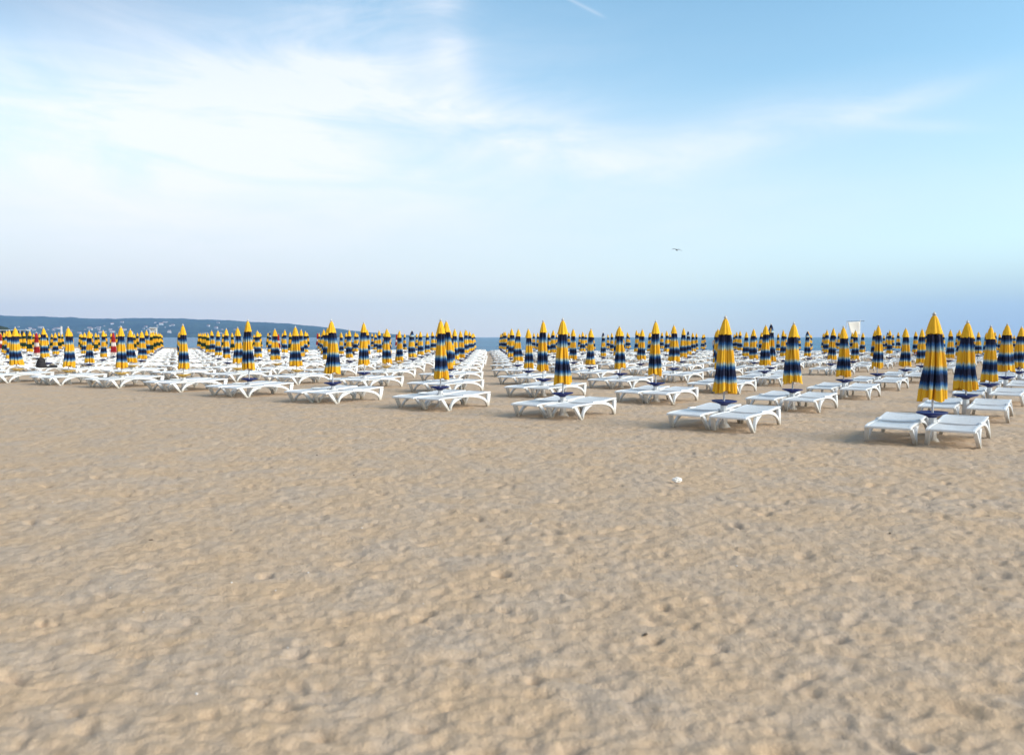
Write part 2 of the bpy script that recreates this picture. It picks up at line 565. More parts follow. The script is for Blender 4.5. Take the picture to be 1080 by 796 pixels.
def f_hill(h, b):
    p = h.node('ShaderNodeNewGeometry').outputs['Position']
    n = h.noise(p, 0.004, 6, 0.65)
    n2_ = h.noise(p, 0.02, 5, 0.7)
    c = h.mix(h.maprange(n, 0.4, 0.6), (0.016, 0.036, 0.030), (0.040, 0.066, 0.045))
    return h.mix(h.maprange(n2_, 0.62, 0.72, 0, 0.7), c, (0.20, 0.20, 0.18))


M['hill'] = material('wooded_hill', f_hill, 0.95, 0.1)
me.materials.append(M['hill'])
tag(link('hills', me), 'long wooded hills across the bay', None, None, 'structure')


def hill_at(px, t):
    a = int(np.clip((px + 260) / 740 * (NAh - 1), 0, NAh - 1)); b = int(t * (NRh - 1))
    return vs[a * NRh + b]


# houses of the town on the hillside: every house on its own, a few pixels each
M['render_white'] = material('white_render', lambda h, b: h.mix(h.noise(coords(h), 0.2), (0.42, 0.42, 0.42), (0.60, 0.59, 0.57)), 0.8)
M['roof_tile'] = material('roof_tile', lambda h, b: h.mix(h.noise(coords(h), 0.3), (0.30, 0.12, 0.07), (0.40, 0.18, 0.10)), 0.85)
hw = MB(); hw.box((0, 0, 4.5), (26, 14, 13)); me_hw = hw.mesh('wall', M['render_white'])
hr = MB()
hr.add([(-13.8, -7.8, 11), (13.8, -7.8, 11), (13.8, 7.8, 11), (-13.8, 7.8, 11), (-13.8, 0, 14.5), (13.8, 0, 14.5)],
       [(0, 1, 5, 4), (2, 3, 4, 5), (0, 4, 3), (1, 2, 5), (0, 3, 2, 1)])
me_hr = hr.mesh('roof', M['roof_tile'])
spots_h = []
for k in range(64):
    c = random.choice([(70, 26), (50, 12), (98, 14), (120, 16), (160, 16), (172, 8), (30, 16), (205, 18), (240, 20)])
    spots_h.append((random.gauss(c[0], c[1]), random.uniform(0.10, 0.62) if c[0] > 140 else random.uniform(0.08, 0.42)))
for px, t in spots_h:
    q = hill_at(px, t)
    h_ = empty('town_house', (q[0], q[1], q[2] - 1), random.uniform(-0.5, 0.5))
    sc_ = random.uniform(0.35, 0.85)
    h_.scale = (sc_ * random.uniform(0.8, 1.5), sc_, sc_ * random.uniform(0.8, 1.4))
    link('wall', me_hw, h_); link('roof', me_hr, h_)
    zone = 'above the far left umbrellas' if px < 80 else 'above the umbrellas left of the lifeguard tower' if px < 160 else 'just right of the lifeguard tower'
    tag(h_, 'tiny pale far hillside house ' + zone, 'house', 'houses of the far town on the hillside')

# dark wooded headland at the left edge, nearer
hv, hf = [], []
px_a = np.linspace(-150, 20, 60)
nn = smooth2(rng.standard_normal((60, 14)), 2)
for a, px in enumerate(px_a):
    hp = np.interp(px, [-150, -60, 0, 8, 13, 17, 20], [30, 24, 15.0, 13.0, 10.0, 5.0, 1.0])
    for b in range(14):
        t = b / 13; D = 620 + 120 * t
        H = hp / F_PX * 690 * math.sin(min(1, t * 1.5) * math.pi / 2) * (1 if t < 0.75 else 1 - (t - 0.75) * 3) + nn[a, b] * 0.5 * min(1, t * 4)
        hv.append((at_px(px, D), D, H if b else -1.5))
for a in range(59):
    for b in range(13):
        hf.append((a * 14 + b, (a + 1) * 14 + b, (a + 1) * 14 + b + 1, a * 14 + b + 1))
me = bpy.data.meshes.new('headland'); me.from_pydata(hv, [], hf)
M['wood_dark'] = material('dark_scrub', lambda h, b: h.mix(h.noise(h.node('ShaderNodeNewGeometry').outputs['Position'], 0.3, 5), (0.018, 0.028, 0.016), (0.045, 0.060, 0.030)), 0.95, 0.1)
me.materials.append(M['wood_dark'])
tag(link('headland', me), 'dark wooded headland at the left edge', None, None, 'structure')

# low pier with a pale deck on dark piles
D = 420.0
M['concrete'] = material('pale_concrete', lambda h, b: h.mix(h.noise(coords(h), 0.8), (0.50, 0.50, 0.47), (0.62, 0.61, 0.58)), 0.85)
M['dark_timber'] = material('dark_timber', lambda h, b: h.mix(h.noise(coords(h), 1.2), (0.020, 0.018, 0.018), (0.05, 0.045, 0.04)), 0.85)
pier = empty('pier', (at_px(-20, D), D, SEA_Z))
tag(pier, 'low dark pier with a pale deck edge below the left headland', 'pier')
x0, x1 = at_px(-120, D) - pier.location.x, at_px(31, D) - pier.location.x
q = MB(); q.box(((x0 + x1) / 2, 0, 5.7), (x1 - x0, 4, 0.45)); link('deck', q.mesh('deck', M['concrete']), pier)
q = MB()
x = x0 + 0.6
while x < x1:
    q.box((x, -1.4, 2.6), (0.5, 0.5, 5.7)); q.box((x, 1.4, 2.6), (0.5, 0.5, 5.7)); x += 2.6
q.box(((x0 + x1) / 2, 0, 1.7), (x1 - x0, 3.2, 4.6))
link('piles', q.mesh('piles', M['dark_timber']), pier)

# ------------------------------------------------------------------ lounger
def crv(f, a, b, n):
    return [f(a + (b - a) * k / n) for k in range(n + 1)]


LW, LL = 0.65, 1.93
HT = 0.298     # height of the rail top at the foot end


def rail_z(y):   # y from 0 (foot) to LL (head)
    z = HT + 0.004 * math.sin(y * 3)
    if y < 0.25: z -= 0.020 * (1 - y / 0.25) ** 2
    if y > 0.95: z += 0.050 * min(1, (y - 0.95) / 0.8)
    return z


def lounger_parts(detail=True):
    P = {}
    hl = LL / 2
    # side rails with a slight curve
    fr = MB()
    n = 18 if detail else 6
    for sx in (-1, 1):
        xo, xi = sx * LW / 2, sx * (LW / 2 - 0.045)
        pts = [LL * k / n for k in range(n + 1)]
        for a in range(n):
            ya, yb = pts[a], pts[a + 1]
            fr.prism([(ya - hl, rail_z(ya) - 0.036), (yb - hl, rail_z(yb) - 0.036), (yb - hl, rail_z(yb)), (ya - hl, rail_z(ya))], min(xo, xi), max(xo, xi))
    for yy in (0.03, 0.92, LL - 0.035):
        fr.box((0, yy - hl, rail_z(yy) - 0.020), (LW - 0.088, 0.055, 0.036))
    P['frame'] = fr
    # four legs: front ones are a V of two struts, rear ones a strut with a long arched brace
    def front(sx):
        m_ = MB(); k = sx * 0.16
        x0, x1 = sorted((sx * (LW / 2 - 0.052), sx * (LW / 2 + 0.004)))
        zt = HT - 0.043
        m_.prism([(0.07 - hl, zt), (0.19 - hl, zt), (0.335 - hl, 0.0), (0.265 - hl, 0.0)], x0, x1, k)
        m_.prism([(0.268 - hl, 0.0), (0.40 - hl, 0.0), (0.40 - hl, 0.028), (0.275 - hl, 0.028)], x0 + 0.004, x1 - 0.004, k)
        c1 = crv(lambda t: (0.335 + 0.20 * t ** 1.5 - hl + 0.0, 0.02 + (zt - 0.02) * t), 0, 1, 6 if detail else 2)
        c2 = crv(lambda t: (0.40 + 0.40 * t ** 2.6 - hl + 0.03 * t, 0.02 + (zt - 0.02) * t), 0, 1, 6 if detail else 2)
        m_.strip(c1, c2, x0, x1, k)
        return m_
    def rear(sx):
        m_ = MB(); k = sx * 0.16
        x0, x1 = sorted((sx * (LW / 2 - 0.052), sx * (LW / 2 + 0.004)))
        zt = rail_z(1.7) - 0.043
        m_.prism([(1.80 - hl, zt), (1.925 - hl, zt), (1.80 - hl, 0.0), (1.72 - hl, 0.0)], x0, x1, k)
        c1 = crv(lambda t: (0.86 + 0.87 * math.sin(t * math.pi / 2) ** 0.9 - hl, (zt - 0.03) * math.cos(t * math.pi / 2) ** 0.75), 0, 1, 8 if detail else 3)
        c2 = crv(lambda t: (0.88 + 0.91 * math.sin(t * math.pi / 2) ** 0.9 - hl, 0.0 + (zt + 0.012) * math.cos(t * math.pi / 2) ** 0.75 * (1) + 0.018), 0, 1, 8 if detail else 3)
        m_.strip(c1, c2, x0 + 0.006, x1 - 0.006, k)
        return m_
    P['legs'] = [front(-1), front(1), rear(-1), rear(1)]
    # sagging transverse slats
    def slats(y0, y1, lift):
        m_ = MB()
        w, gap = (0.062, 0.014) if detail else ((y1 - y0) / 2.02, 0.012)
        nxs = 8 if detail else 2
        y = y0
        while y + w <= y1 + 1e-6:
            for a in range(nxs):
                xa = -LW / 2 + 0.046 + (LW - 0.092) * a / nxs; xb = -LW / 2 + 0.046 + (LW - 0.092) * (a + 1) / nxs
                f_ = lambda x_: -0.022 * (1 - (x_ / (LW / 2)) ** 2)
                def zz_(x_, yv): return rail_z(yv) + lift + f_(x_) - 0.004
                vs_ = []
                for x_ in (xa, xb):
                    for yv in (y, y + w):
                        for d_ in (0, -0.014):
                            vs_.append((x_, yv - hl, zz_(x_, yv) + d_))
                m_.add(vs_, [(0, 4, 6, 2), (1, 3, 7, 5), (0, 1, 5, 4), (2, 6, 7, 3), (0, 2, 3, 1), (4, 5, 7, 6)])
            y += w + gap
        return m_
    P['seat'] = slats(0.065, 0.885, 0.0)
    P['backrest'] = slats(0.955, LL - 0.07, 0.010)
    return P


PD = lounger_parts(True)
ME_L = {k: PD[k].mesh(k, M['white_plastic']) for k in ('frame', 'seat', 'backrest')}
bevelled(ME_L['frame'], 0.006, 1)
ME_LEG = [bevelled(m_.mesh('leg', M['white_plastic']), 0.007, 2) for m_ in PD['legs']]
PF = lounger_parts(False)
allm = MB()
for m_ in [PF['frame'], PF['seat'], PF['backrest']] + PD['legs']:
    allm.add(m_.v, m_.f)
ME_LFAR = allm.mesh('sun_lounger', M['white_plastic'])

# ------------------------------------------------------------------ umbrella
CAN = 1.306


def canopy_mesh(seed, matname):
    rd = random.Random(seed)
    prof = [(0.00, 0.018), (0.05, 0.045), (0.12, 0.085), (0.20, 0.102), (0.23, 0.108), (0.33, 0.120), (0.42, 0.131), (0.60, 0.155), (0.78, 0.181), (0.90, 0.198), (1.0, 0.212)]
    ts = [p[0] for p in prof]; rs = [p[1] for p in prof]
    n, rows = 176, 34
    grooves = [(rd.uniform(0, 2 * math.pi), rd.uniform(0.3, 0.6), rd.uniform(0.06, 0.11), rd.uniform(-0.3, 0.3)) for _ in range(9)]
    ph = [rd.uniform(-0.25, 0.25) for _ in range(8)]
    dep = [rd.uniform(0.55, 1.3) for _ in range(8)]
    bend = rd.uniform(-0.032, 0.032), rd.uniform(-0.032, 0.032)
    tw = rd.uniform(-0.25, 0.25)
    v = []
    for k in range(rows + 1):
        t = k / rows
        r0 = float(np.interp(t, ts, rs))
        for a_ in range(n):
            a = 2 * math.pi * a_ / n
            u = (a + tw * t + 0.16 * math.sin(2 * a + seed) + 0.07 * math.sin(5 * a + 2 * seed)) / (2 * math.pi) * 8
            s = int(u) % 8; fr_ = u - math.floor(u)
            # each of the eight panels bulges and tucks in at the rib
            fold = (abs(math.sin(math.pi * fr_)) ** 0.42) * dep[s]
            sec = 0.5 + 0.5 * math.cos(2 * math.pi * (fr_ * 2 + ph[s] + 0.3 * t))
            rr = r0 * (0.47 + 0.40 * fold + 0.11 * sec * min(1, t * 2) + 0.035 * math.sin(5 * a + 7 * t + seed) + 0.02 * math.sin(17 * a - 11 * t))
            for ga, gd, gw_, gs in grooves:
                dd = (a - ga - gs * t + math.pi) % (2 * math.pi) - math.pi
                rr *= 1 - gd * math.exp(-(dd / gw_) ** 2) * min(1, t * 4)
            z = -CAN * t
            if t > 0.9: z -= (t - 0.9) / 0.1 * 0.032 * (fold - 0.6 + 0.8 * math.sin(3 * a + seed))
            v.append((rr * math.cos(a) + bend[0] * math.sin(t * 3.0), rr * math.sin(a) + bend[1] * math.sin(t * 3.0), z))
    f = [(k * n + i_, k * n + (i_ + 1) % n, (k + 1) * n + (i_ + 1) % n, (k + 1) * n + i_) for k in range(rows) for i_ in range(n)]
    me = bpy.data.meshes.new('canopy')
    me.from_pydata(v, [], f)
    for p in me.polygons: p.use_smooth = True
    me.flip_normals()
    me.materials.append(M[matname])
    return me


def vent_mesh(seed, matname):
    rd = random.Random(seed)
    n, rows = 64, 10
    v = []
    for k in range(rows + 1):
        t = k / rows
        r0 = float(np.interp(t, [0, 0.15, 0.5, 0.8, 1.0], [0.022, 0.044, 0.070, 0.089, 0.106]))
        for a_ in range(n):
            a = 2 * math.pi * a_ / n
            sc = abs(math.sin(4 * a + seed))
            rr = r0 * (0.86 + 0.17 * sc + 0.03 * math.sin(9 * a + seed))
            z = 0.012 - (0.27 * t) * 1.0 - (0.018 * sc if k == rows else 0)
            v.append((rr * math.cos(a), rr * math.sin(a), z))
    f = [(k * n + i_, k * n + (i_ + 1) % n, (k + 1) * n + (i_ + 1) % n, (k + 1) * n + i_) for k in range(rows) for i_ in range(n)]
    me = bpy.data.meshes.new('vent_cap')
    me.from_pydata(v, [], f)
    for p in me.polygons: p.use_smooth = True
    me.flip_normals()
    me.materials.append(M[matname])
    return me


def plain_cap(color):
    return lambda h, b: h.mix(h.maprange(h.noise(coords(h), 9.0), 0.4, 0.7, 0, 0.5), color, tuple(c * 0.8 for c in color))


M['cap_yellow'] = material('yellow_cap_cloth', plain_cap(YEL), 0.75, 0.25)
M['cap_red'] = material('red_cap_cloth', plain_cap(RED), 0.75, 0.25)
ME_CAN = {k: [canopy_mesh(s, m_) for s in (1, 2, 3, 4, 5, 6, 7, 8)] for k, m_ in (('blue', 'cloth_blue'), ('green', 'cloth_green'), ('red', 'cloth_red'))}
ME_CAP = {k: [vent_mesh(s, m_) for s in (1, 2)] for k, m_ in (('blue', 'cap_yellow'), ('green', 'cap_yellow'), ('red', 'cap_red'), ('navy', 'cap_navy'))}
q = MB(); q.lathe([(0.012, 0), (0.030, 0.004), (0.030, 0.022), (0.022, 0.034), (0.012, 0.045), (0.006, 0.062), (0.001, 0.066)], 12)
ME_FIN = q.mesh('finial', M['white_plastic'])
q = MB(); q.tube((0, 0, 0), (0, 0, 1.0), 0.017, 0.017, 10); ME_POLE = q.mesh('pole', M['pole'])
q = MB()
q.lathe([(0.017, 0.395), (0.060, 0.398), (0.075, 0.412), (0.14, 0.440), (0.215, 0.462), (0.228, 0.472), (0.228, 0.484), (0.218, 0.484), (0.205, 0.474), (0.02, 0.470)], 36)
trm = q
ME_TRAY = {'b': q.mesh('tray_table', M['tray_blue']), 'y': q.mesh('tray_table', M['tray_yellow'])}
q = MB()   # tapered square pedestal on a round foot half sunk in the sand
q.lathe([(0.13, -0.05), (0.13, -0.01), (0.11, 0.012), (0.09, 0.045), (0.088, 0.06)], 24)
q.lathe([(0.072, 0.058), (0.068, 0.10), (0.060, 0.38), (0.070, 0.396)], 8, smooth=False)
ME_PED = q.mesh('pedestal', M['white_plastic'])

# ------------------------------------------------------------------ the grid of places
D0 = 12.6
AH = Vector((0.578, 0.816, 0)); BH = Vector((-0.826, 0.564, 0))
ROTZ = -math.atan2(0.578, 0.816)
measured = {  # (x, top, bottom) of the folded canopy for the places one can read off
    (0, 0): (985.2, 332.5, 419.9), (0, 1): (1020, 340.5, 409.4), (0, 2): (1044.7, 345.1, 400.8), (0, 3): (1061.6, 342.8, 390.3), (0, 4): (1075.9, 345.5, 386.6),
    (1, 0): (764.1, 335.9, 411.7), (1, 1): (836.4, 342, 402.1), (1, 2): (890.8, 345.5, 395.4), (1, 3): (925.6, 344, 386.8), (1, 4): (955, 346.9, 385.2),
    (2, 0): (594, 338, 403.3), (2, 1): (692, 339.8, 394), (2, 2): (762, 342.5, 387.5), (2, 4): (813, 342.4, 383.1), (3, 0): (464.3, 338.5, 397.8), (3, 1): (572.8, 339.4, 389.8),
    (4, 0): (351.1, 338.9, 392.5), (4, 1): (470.7, 339.4, 389.0), (5, 0): (262.5, 338.7, 388), (5, 1): (384.2, 341, 383.8), (6, 0): (193.3, 343.3, 387.5), (7, 0): (128, 345.3, 386.7),
    (8, 0): (71.7, 345.8, 385.5), (9, 0): (17.5, 346.2, 383.7)}
ORD = 'zeroth first second third fourth fifth sixth seventh eighth ninth tenth eleventh twelfth thirteenth fourteenth fifteenth sixteenth seventeenth eighteenth nineteenth twentieth'.split()
for tens, w in ((20, 'twenty'), (30, 'thirty'), (40, 'forty')):
    for k in range(1, 10): ORD.append(f'{w}-{ORD[k]}')
    ORD.append({20: 'thirtieth', 30: 'fortieth', 40: 'fiftieth'}[tens])

FRONT_D = [1, 1.155, 1.325, 1.48, 1.63, 1.79, 1.96, 2.10, 2.22, 2.34]
FRONT_PX = [985.2, 764.1, 594, 464.3, 351.1, 262.5, 193.3, 128, 71.7, 17.5]
places = []
for a in range(0, 40):
    for b in range(0, 24):
        d_ = FRONT_D[a] if a < 10 else 2.34 + 0.135 * (a - 9)
        x_ = (FRONT_PX[a] - CX) * d_ if a < 10 else (FRONT_PX[9] - CX) * 2.34 - 184 * (a - 9)
        Dp = (d_ + 0.288 * b) * D0
        Xp = (x_ + 172 * b) / F_PX * D0
        px = CX + Xp / Dp * F_PX
        lim = float(np.interp(px, [0, 300, 500, 1080], [92, 88, 84, 84]))
        if Dp > lim or not (-70 < px < 1150): continue
        rr = random.Random(a * 100 + b)
        if (a, b) in measured:
            mx, mt, mb = measured[(a, b)]
            Xc = (mx - CX) / F_PX * Dp
            ztop = CAM_H + (HY - mt) / F_PX * Dp
            sc = min(1.06, max(0.93, (mb - mt) / F_PX * Dp / CAN))
        else:
            Xc = Xp + rr.uniform(-0.06, 0.06)
            ztop = CAM_H + 0.32 + rr.uniform(-0.07, 0.09)
            sc = rr.uniform(0.96, 1.03)
        places.append(dict(a=a, b=b, x=Xc, y=Dp, px=CX + Xc / Dp * F_PX, ztop=ztop, sc=sc, style='blue', k=a - b, w=1306 / 1000 * F_PX / Dp))


def nearest(px, size):
    Dn = CAN * F_PX / size
    return min(places, key=lambda p: abs(p['px'] - px) + 1.2 * abs(p['y'] - Dn))


for p in places:
    if p['y'] > 53 and p['px'] < 330: p['style'] = 'green'
for px, size in ((44, 21.5), (120, 20.8), (298, 16), (345, 13), (424, 13.6), (7, 17)):
    nearest(px, size)['style'] = 'red'
for px, size in ((730.5, 24.4), (859, 24.4), (636, 23), (533, 15), (436.7, 20), (487, 14), (277.5, 20), (933, 20)):
    nearest(px, size)['style'] = 'navy'
next(p for p in places if (p['a'], p['b']) == (2, 4))['style'] = 'navy'

lines = {}
for p in places:
    if -4 < p['px'] < 1084: lines.setdefault(p['k'], []).append(p)
for k, ps in lines.items():
    ps.sort(key=lambda p: p['y'])
    for n_, p in enumerate(ps): p['n'] = n_ + 1


def where(p):
    k = p['k']
    side, num = ('right', 3 - k) if k <= 2 else ('left', k - 2)
    return ORD[p['n']], f"{ORD[num]} line {side} of the central sand aisle"


LOOK = {'blue': 'yellow-navy', 'green': 'yellow-green', 'red': 'red-white', 'navy': 'navy-tipped'}
first = {}
for p in places:
    if 'n' not in p: continue
    rr = random.Random(p['a'] * 331 + p['b'] * 7)
    gz = float(ground_z(p['x'], p['y']))
    u = empty('beach_umbrella', (p['x'], p['y'], gz), rr.uniform(0, 6.28))
    ztop = p['ztop'] - gz
    if (p['a'], p['b']) not in measured: ztop = p['ztop'] - 0.0
    st = p['style']
    cs = 'blue' if st == 'navy' else st
    lean = 0.007 if (p['a'], p['b']) in measured else 0.020
    tilt = (rr.gauss(0, lean), rr.gauss(0, lean), 0)
    pole = link('pole', ME_POLE, u); pole.scale = (1, 1, ztop); pole.rotation_euler = tilt
    off = Vector((math.sin(tilt[1]) * ztop, -math.sin(tilt[0]) * ztop, 0))
    can = link('canopy', rr.choice(ME_CAN[cs]), u, (off.x, off.y, ztop - 0.02))
    can.scale = (p['sc'] * rr.uniform(0.92, 1.18), p['sc'] * rr.uniform(0.92, 1.18), p['sc'])
    can.rotation_euler = (tilt[0] * 0.5, tilt[1] * 0.5, rr.uniform(0, 0.7))
    link('vent_cap', rr.choice(ME_CAP[st]), can)
    link('finial', ME_FIN, u, (off.x, off.y, ztop - 0.004))
    yel = (p['a'] >= 6 and p['a'] + p['b'] < 11) or (p['a'], p['b']) in ((6, 0),)
    link('tray_table', ME_TRAY['y' if yel else 'b'], u).rotation_euler = (rr.uniform(-0.03, 0.03), rr.uniform(-0.03, 0.03), 0)
    link('pedestal', ME_PED, u)
    n_, ln = where(p)
    tag(u, f"{LOOK[st]} closed umbrella, {n_} back in {ln}", 'umbrella', 'closed beach umbrellas set out in a grid')

lo = []
for p in places:
    for side, sg in (('left', 1), ('right', -1)):
        rr = random.Random(p['a'] * 977 + p['b'] * 13 + (sg > 0))
        c = Vector((p['x'], p['y'], 0)) + AH * (0.05 + rr.uniform(-0.07, 0.07)) + BH * sg * (0.405 + rr.uniform(-0.015, 0.03))
        if (p['a'], p['b']) == (0, 0): c = c + BH * 0.07
        px = CX + c.x / c.y * F_PX
        if 'n' not in p and not (-60 < px < 1140): continue
        lo.append((c.y, c, p, side, sg, px, rr))
lo.sort(key=lambda q_: q_[0])
stuff = MB()
count = 0
for y_, c, p, side, sg, px, rr in lo:
    gz = float(base_z(c.x, c.y)) + (0.0 if y_ > 40 else float(sample_tile(np.array(c.x), np.array(c.y))) * 0.2)
    rz = ROTZ + rr.uniform(-0.035, 0.035)
    vis = -0.95 * F_PX / y_ < px < 1080 + 0.95 * F_PX / y_
    if count < 300 and 'n' in p and vis:
        count += 1
        if y_ < 34:
            t = empty('sun_lounger', (c.x, c.y, gz), rz)
            for k_ in ('frame', 'seat', 'backrest'): link(k_, ME_L[k_], t)
            for m_ in ME_LEG: link('leg', m_, t)
        else:
            t = link('sun_lounger', ME_LFAR, None, (c.x, c.y, gz)); t.rotation_euler = (0, 0, rz)
        n_, ln = where(p)
        tag(t, f"white lounger {side} of {n_} umbrella in {ln}", 'sun lounger', 'white sun loungers set out in pairs')
    elif count < 300 and vis:
        # umbrella off the edge of the picture, its lounger reaches in
        edge = 'right' if px > 540 else 'left'
        count += 1
        t = link('sun_lounger', ME_LFAR, None, (c.x, c.y, gz)) if y_ >= 34 else empty('sun_lounger', (c.x, c.y, gz), rz)
        t.rotation_euler = (0, 0, rz)
        if y_ < 34:
            for k_ in ('frame', 'seat', 'backrest'): link(k_, ME_L[k_], t)
            for m_ in ME_LEG: link('leg', m_, t)
        tag(t, f"{side}-hand white lounger cut by the {edge} edge, {ORD[p['b'] + 1]} grid row from the open sand", 'sun lounger', 'white sun loungers set out in pairs')
    elif vis:
        rot = Matrix.Rotation(rz, 4, 'Z'); rot.translation = Vector((c.x, c.y, gz))
        stuff.add([rot @ Vector(v_) for v_ in allm.v], allm.f)
so = link('distant_lounger_rows', stuff.mesh('distant_lounger_rows', M['white_plastic']))
tag(so, 'packed rows of white loungers farthest away, just before the water', 'sun loungers', None, 'stuff')
print('umbrellas', sum(len(v) for v in lines.values()), 'loungers', count, 'stuff', len(stuff.f) // len(allm.f), 'verts', len(verts))


# ------------------------------------------------------------------ people
M['skin'] = material('skin', lambda h, b: h.mix(h.noise(coords(h), 6.0), (0.50, 0.29, 0.21), (0.60, 0.37, 0.28)), 0.55)
M['hair'] = material('dark_hair', lambda h, b: h.mix(h.noise(coords(h), 40.0), (0.012, 0.009, 0.007), (0.035, 0.024, 0.016)), 0.6)
M['navy_cloth'] = material('navy_cloth', lambda h, b: h.mix(h.noise(coords(h), 12.0), (0.010, 0.013, 0.035), (0.025, 0.030, 0.07)), 0.85)
M['black_cloth'] = material('black_cloth', lambda h, b: h.mix(h.noise(coords(h), 12.0), (0.010, 0.008, 0.009), (0.03, 0.024, 0.024)), 0.85)
M['red_cloth'] = material('red_cloth', lambda h, b: h.mix(h.noise(coords(h), 12.0), (0.28, 0.035, 0.02), (0.42, 0.07, 0.03)), 0.85)


def skinned(name, pts, edges, mat, parent, root=0, sub=1):
    me = bpy.data.meshes.new(name)
    me.from_pydata([p[0] for p in pts], edges, [])
    me.materials.append(mat)
    o = link(name, me, parent)
    sk = o.modifiers.new('skin', 'SKIN')
    sk.use_smooth_shade = True
    for k_, p in enumerate(pts):
        sv = me.skin_vertices[0].data[k_]
        r_ = p[1]; sv.radius = (r_, r_ if len(p) < 3 else p[2])
        sv.use_root = k_ == root
    ss = o.modifiers.new('sub', 'SUBSURF'); ss.levels = sub; ss.render_levels = sub
    return o


def body(pose):
    """pelvis, spine, head, arms with hands, legs with feet; one continuous skin"""
    P_, E_ = [], []
    def chain(start, items):
        prev = start
        for it in items:
            P_.append(it); E_.append((prev, len(P_) - 1)); prev = len(P_) - 1
        return prev
    if pose == 'stand':
        P_.append(((0, 0, 0.93), 0.145, 0.11))
        ch = chain(0, [((0, 0, 1.10), 0.125, 0.09), ((0, 0.0, 1.30), 0.15, 0.105), ((0, 0, 1.42), 0.13, 0.08)])
        chain(ch, [((0, 0, 1.49), 0.052), ((0, -0.01, 1.56), 0.062), ((0, -0.02, 1.64), 0.082, 0.095), ((0, -0.01, 1.72), 0.062, 0.075)])
        for s_ in (-1, 1):
            w = chain(ch, [((s_ * 0.17, 0, 1.40), 0.055), ((s_ * 0.23, 0.02, 1.15), 0.042), ((s_ * 0.25, -0.04, 0.92), 0.028), ((s_ * 0.255, -0.06, 0.85), 0.036, 0.018)])
            for k_ in range(4): chain(w, [((s_ * 0.255, -0.085 + 0.018 * k_, 0.80), 0.0085), ((s_ * 0.25, -0.088 + 0.018 * k_, 0.762 + 0.006 * abs(k_ - 1)), 0.007)])
            chain(w, [((s_ * 0.245, -0.105, 0.83), 0.009), ((s_ * 0.24, -0.115, 0.80), 0.007)])
            chain(0, [((s_ * 0.10, 0, 0.82), 0.095), ((s_ * 0.115, -0.01, 0.48), 0.060), ((s_ * 0.12, 0.02, 0.10), 0.036), ((s_ * 0.12, -0.03, 0.04), 0.036), ((s_ * 0.125, -0.16, 0.03), 0.030, 0.022)])
    else:   # sitting, knees bent, hands on the thighs
        P_.append(((0, 0, 0.10), 0.15, 0.12))
        ch = chain(0, [((0, -0.02, 0.27), 0.125, 0.10), ((0, -0.05, 0.44), 0.15, 0.11), ((0, -0.06, 0.54), 0.13, 0.08)])
        chain(ch, [((0, -0.07, 0.60), 0.052), ((0, -0.09, 0.67), 0.062), ((0, -0.10, 0.75), 0.082, 0.095), ((0, -0.09, 0.83), 0.062, 0.075)])
        for s_ in (-1, 1):
            w = chain(ch, [((s_ * 0.17, -0.06, 0.52), 0.055), ((s_ * 0.23, -0.12, 0.29), 0.042), ((s_ * 0.16, -0.32, 0.24), 0.028), ((s_ * 0.14, -0.39, 0.235), 0.036, 0.018)])
            for k_ in range(4): chain(w, [((s_ * (0.11 + 0.018 * k_), -0.435, 0.235), 0.0085), ((s_ * (0.11 + 0.018 * k_), -0.465, 0.22), 0.007)])
            chain(w, [((s_ * 0.095, -0.39, 0.235), 0.009), ((s_ * 0.085, -0.42, 0.228), 0.007)])
            chain(0, [((s_ * 0.10, -0.08, 0.10), 0.09), ((s_ * 0.13, -0.46, 0.14), 0.060), ((s_ * 0.13, -0.52, -0.22), 0.036), ((s_ * 0.13, -0.56, -0.27), 0.034), ((s_ * 0.135, -0.68, -0.28), 0.028, 0.02)])
    return P_, E_


def face_and_hair(parent, hz, hy, long_=False):
    q_ = MB()
    q_.lathe([(0.030, 0.125), (0.075, 0.105), (0.100, 0.06), (0.104, 0.0), (0.092, -0.05 if not long_ else -0.14)], 16, (0, hy + 0.022, hz + 0.005), fn=lambda a, k_: 1.0 if math.sin(a) > -0.5 or k_ < 3 else 0.78)
    link('hair', q_.mesh('hair', M['hair']), parent)
    e_ = MB()
    for s_ in (-1, 1):
        e_.lathe([(0.001, -0.011), (0.009, -0.006), (0.011, 0), (0.009, 0.006), (0.001, 0.011)], 8, (s_ * 0.033, hy - 0.093, hz + 0.005))
    link('eyes', e_.mesh('eyes', M['hair']), parent)
    e_ = MB(); e_.add([(0, hy - 0.128, hz - 0.03), (-0.016, hy - 0.09, hz - 0.034), (0.016, hy - 0.09, hz - 0.034), (0, hy - 0.09, hz + 0.01)], [(0, 2, 1), (0, 1, 3), (0, 3, 2), (1, 2, 3)])
    link('nose', e_.mesh('nose', M['skin']), parent)
    e_ = MB(); e_.box((0, hy - 0.094, hz - 0.052), (0.045, 0.012, 0.009)); link('mouth', e_.mesh('mouth', M['red_cloth']), parent)
    for s_ in (-1, 1):
        e_ = MB(); e_.lathe([(0.002, -0.028), (0.013, -0.012), (0.016, 0.008), (0.010, 0.026), (0.002, 0.03)], 8, (s_ * 0.092, hy + 0.0, hz - 0.005))
        link('ear', e_.mesh('ear', M['skin']), parent)


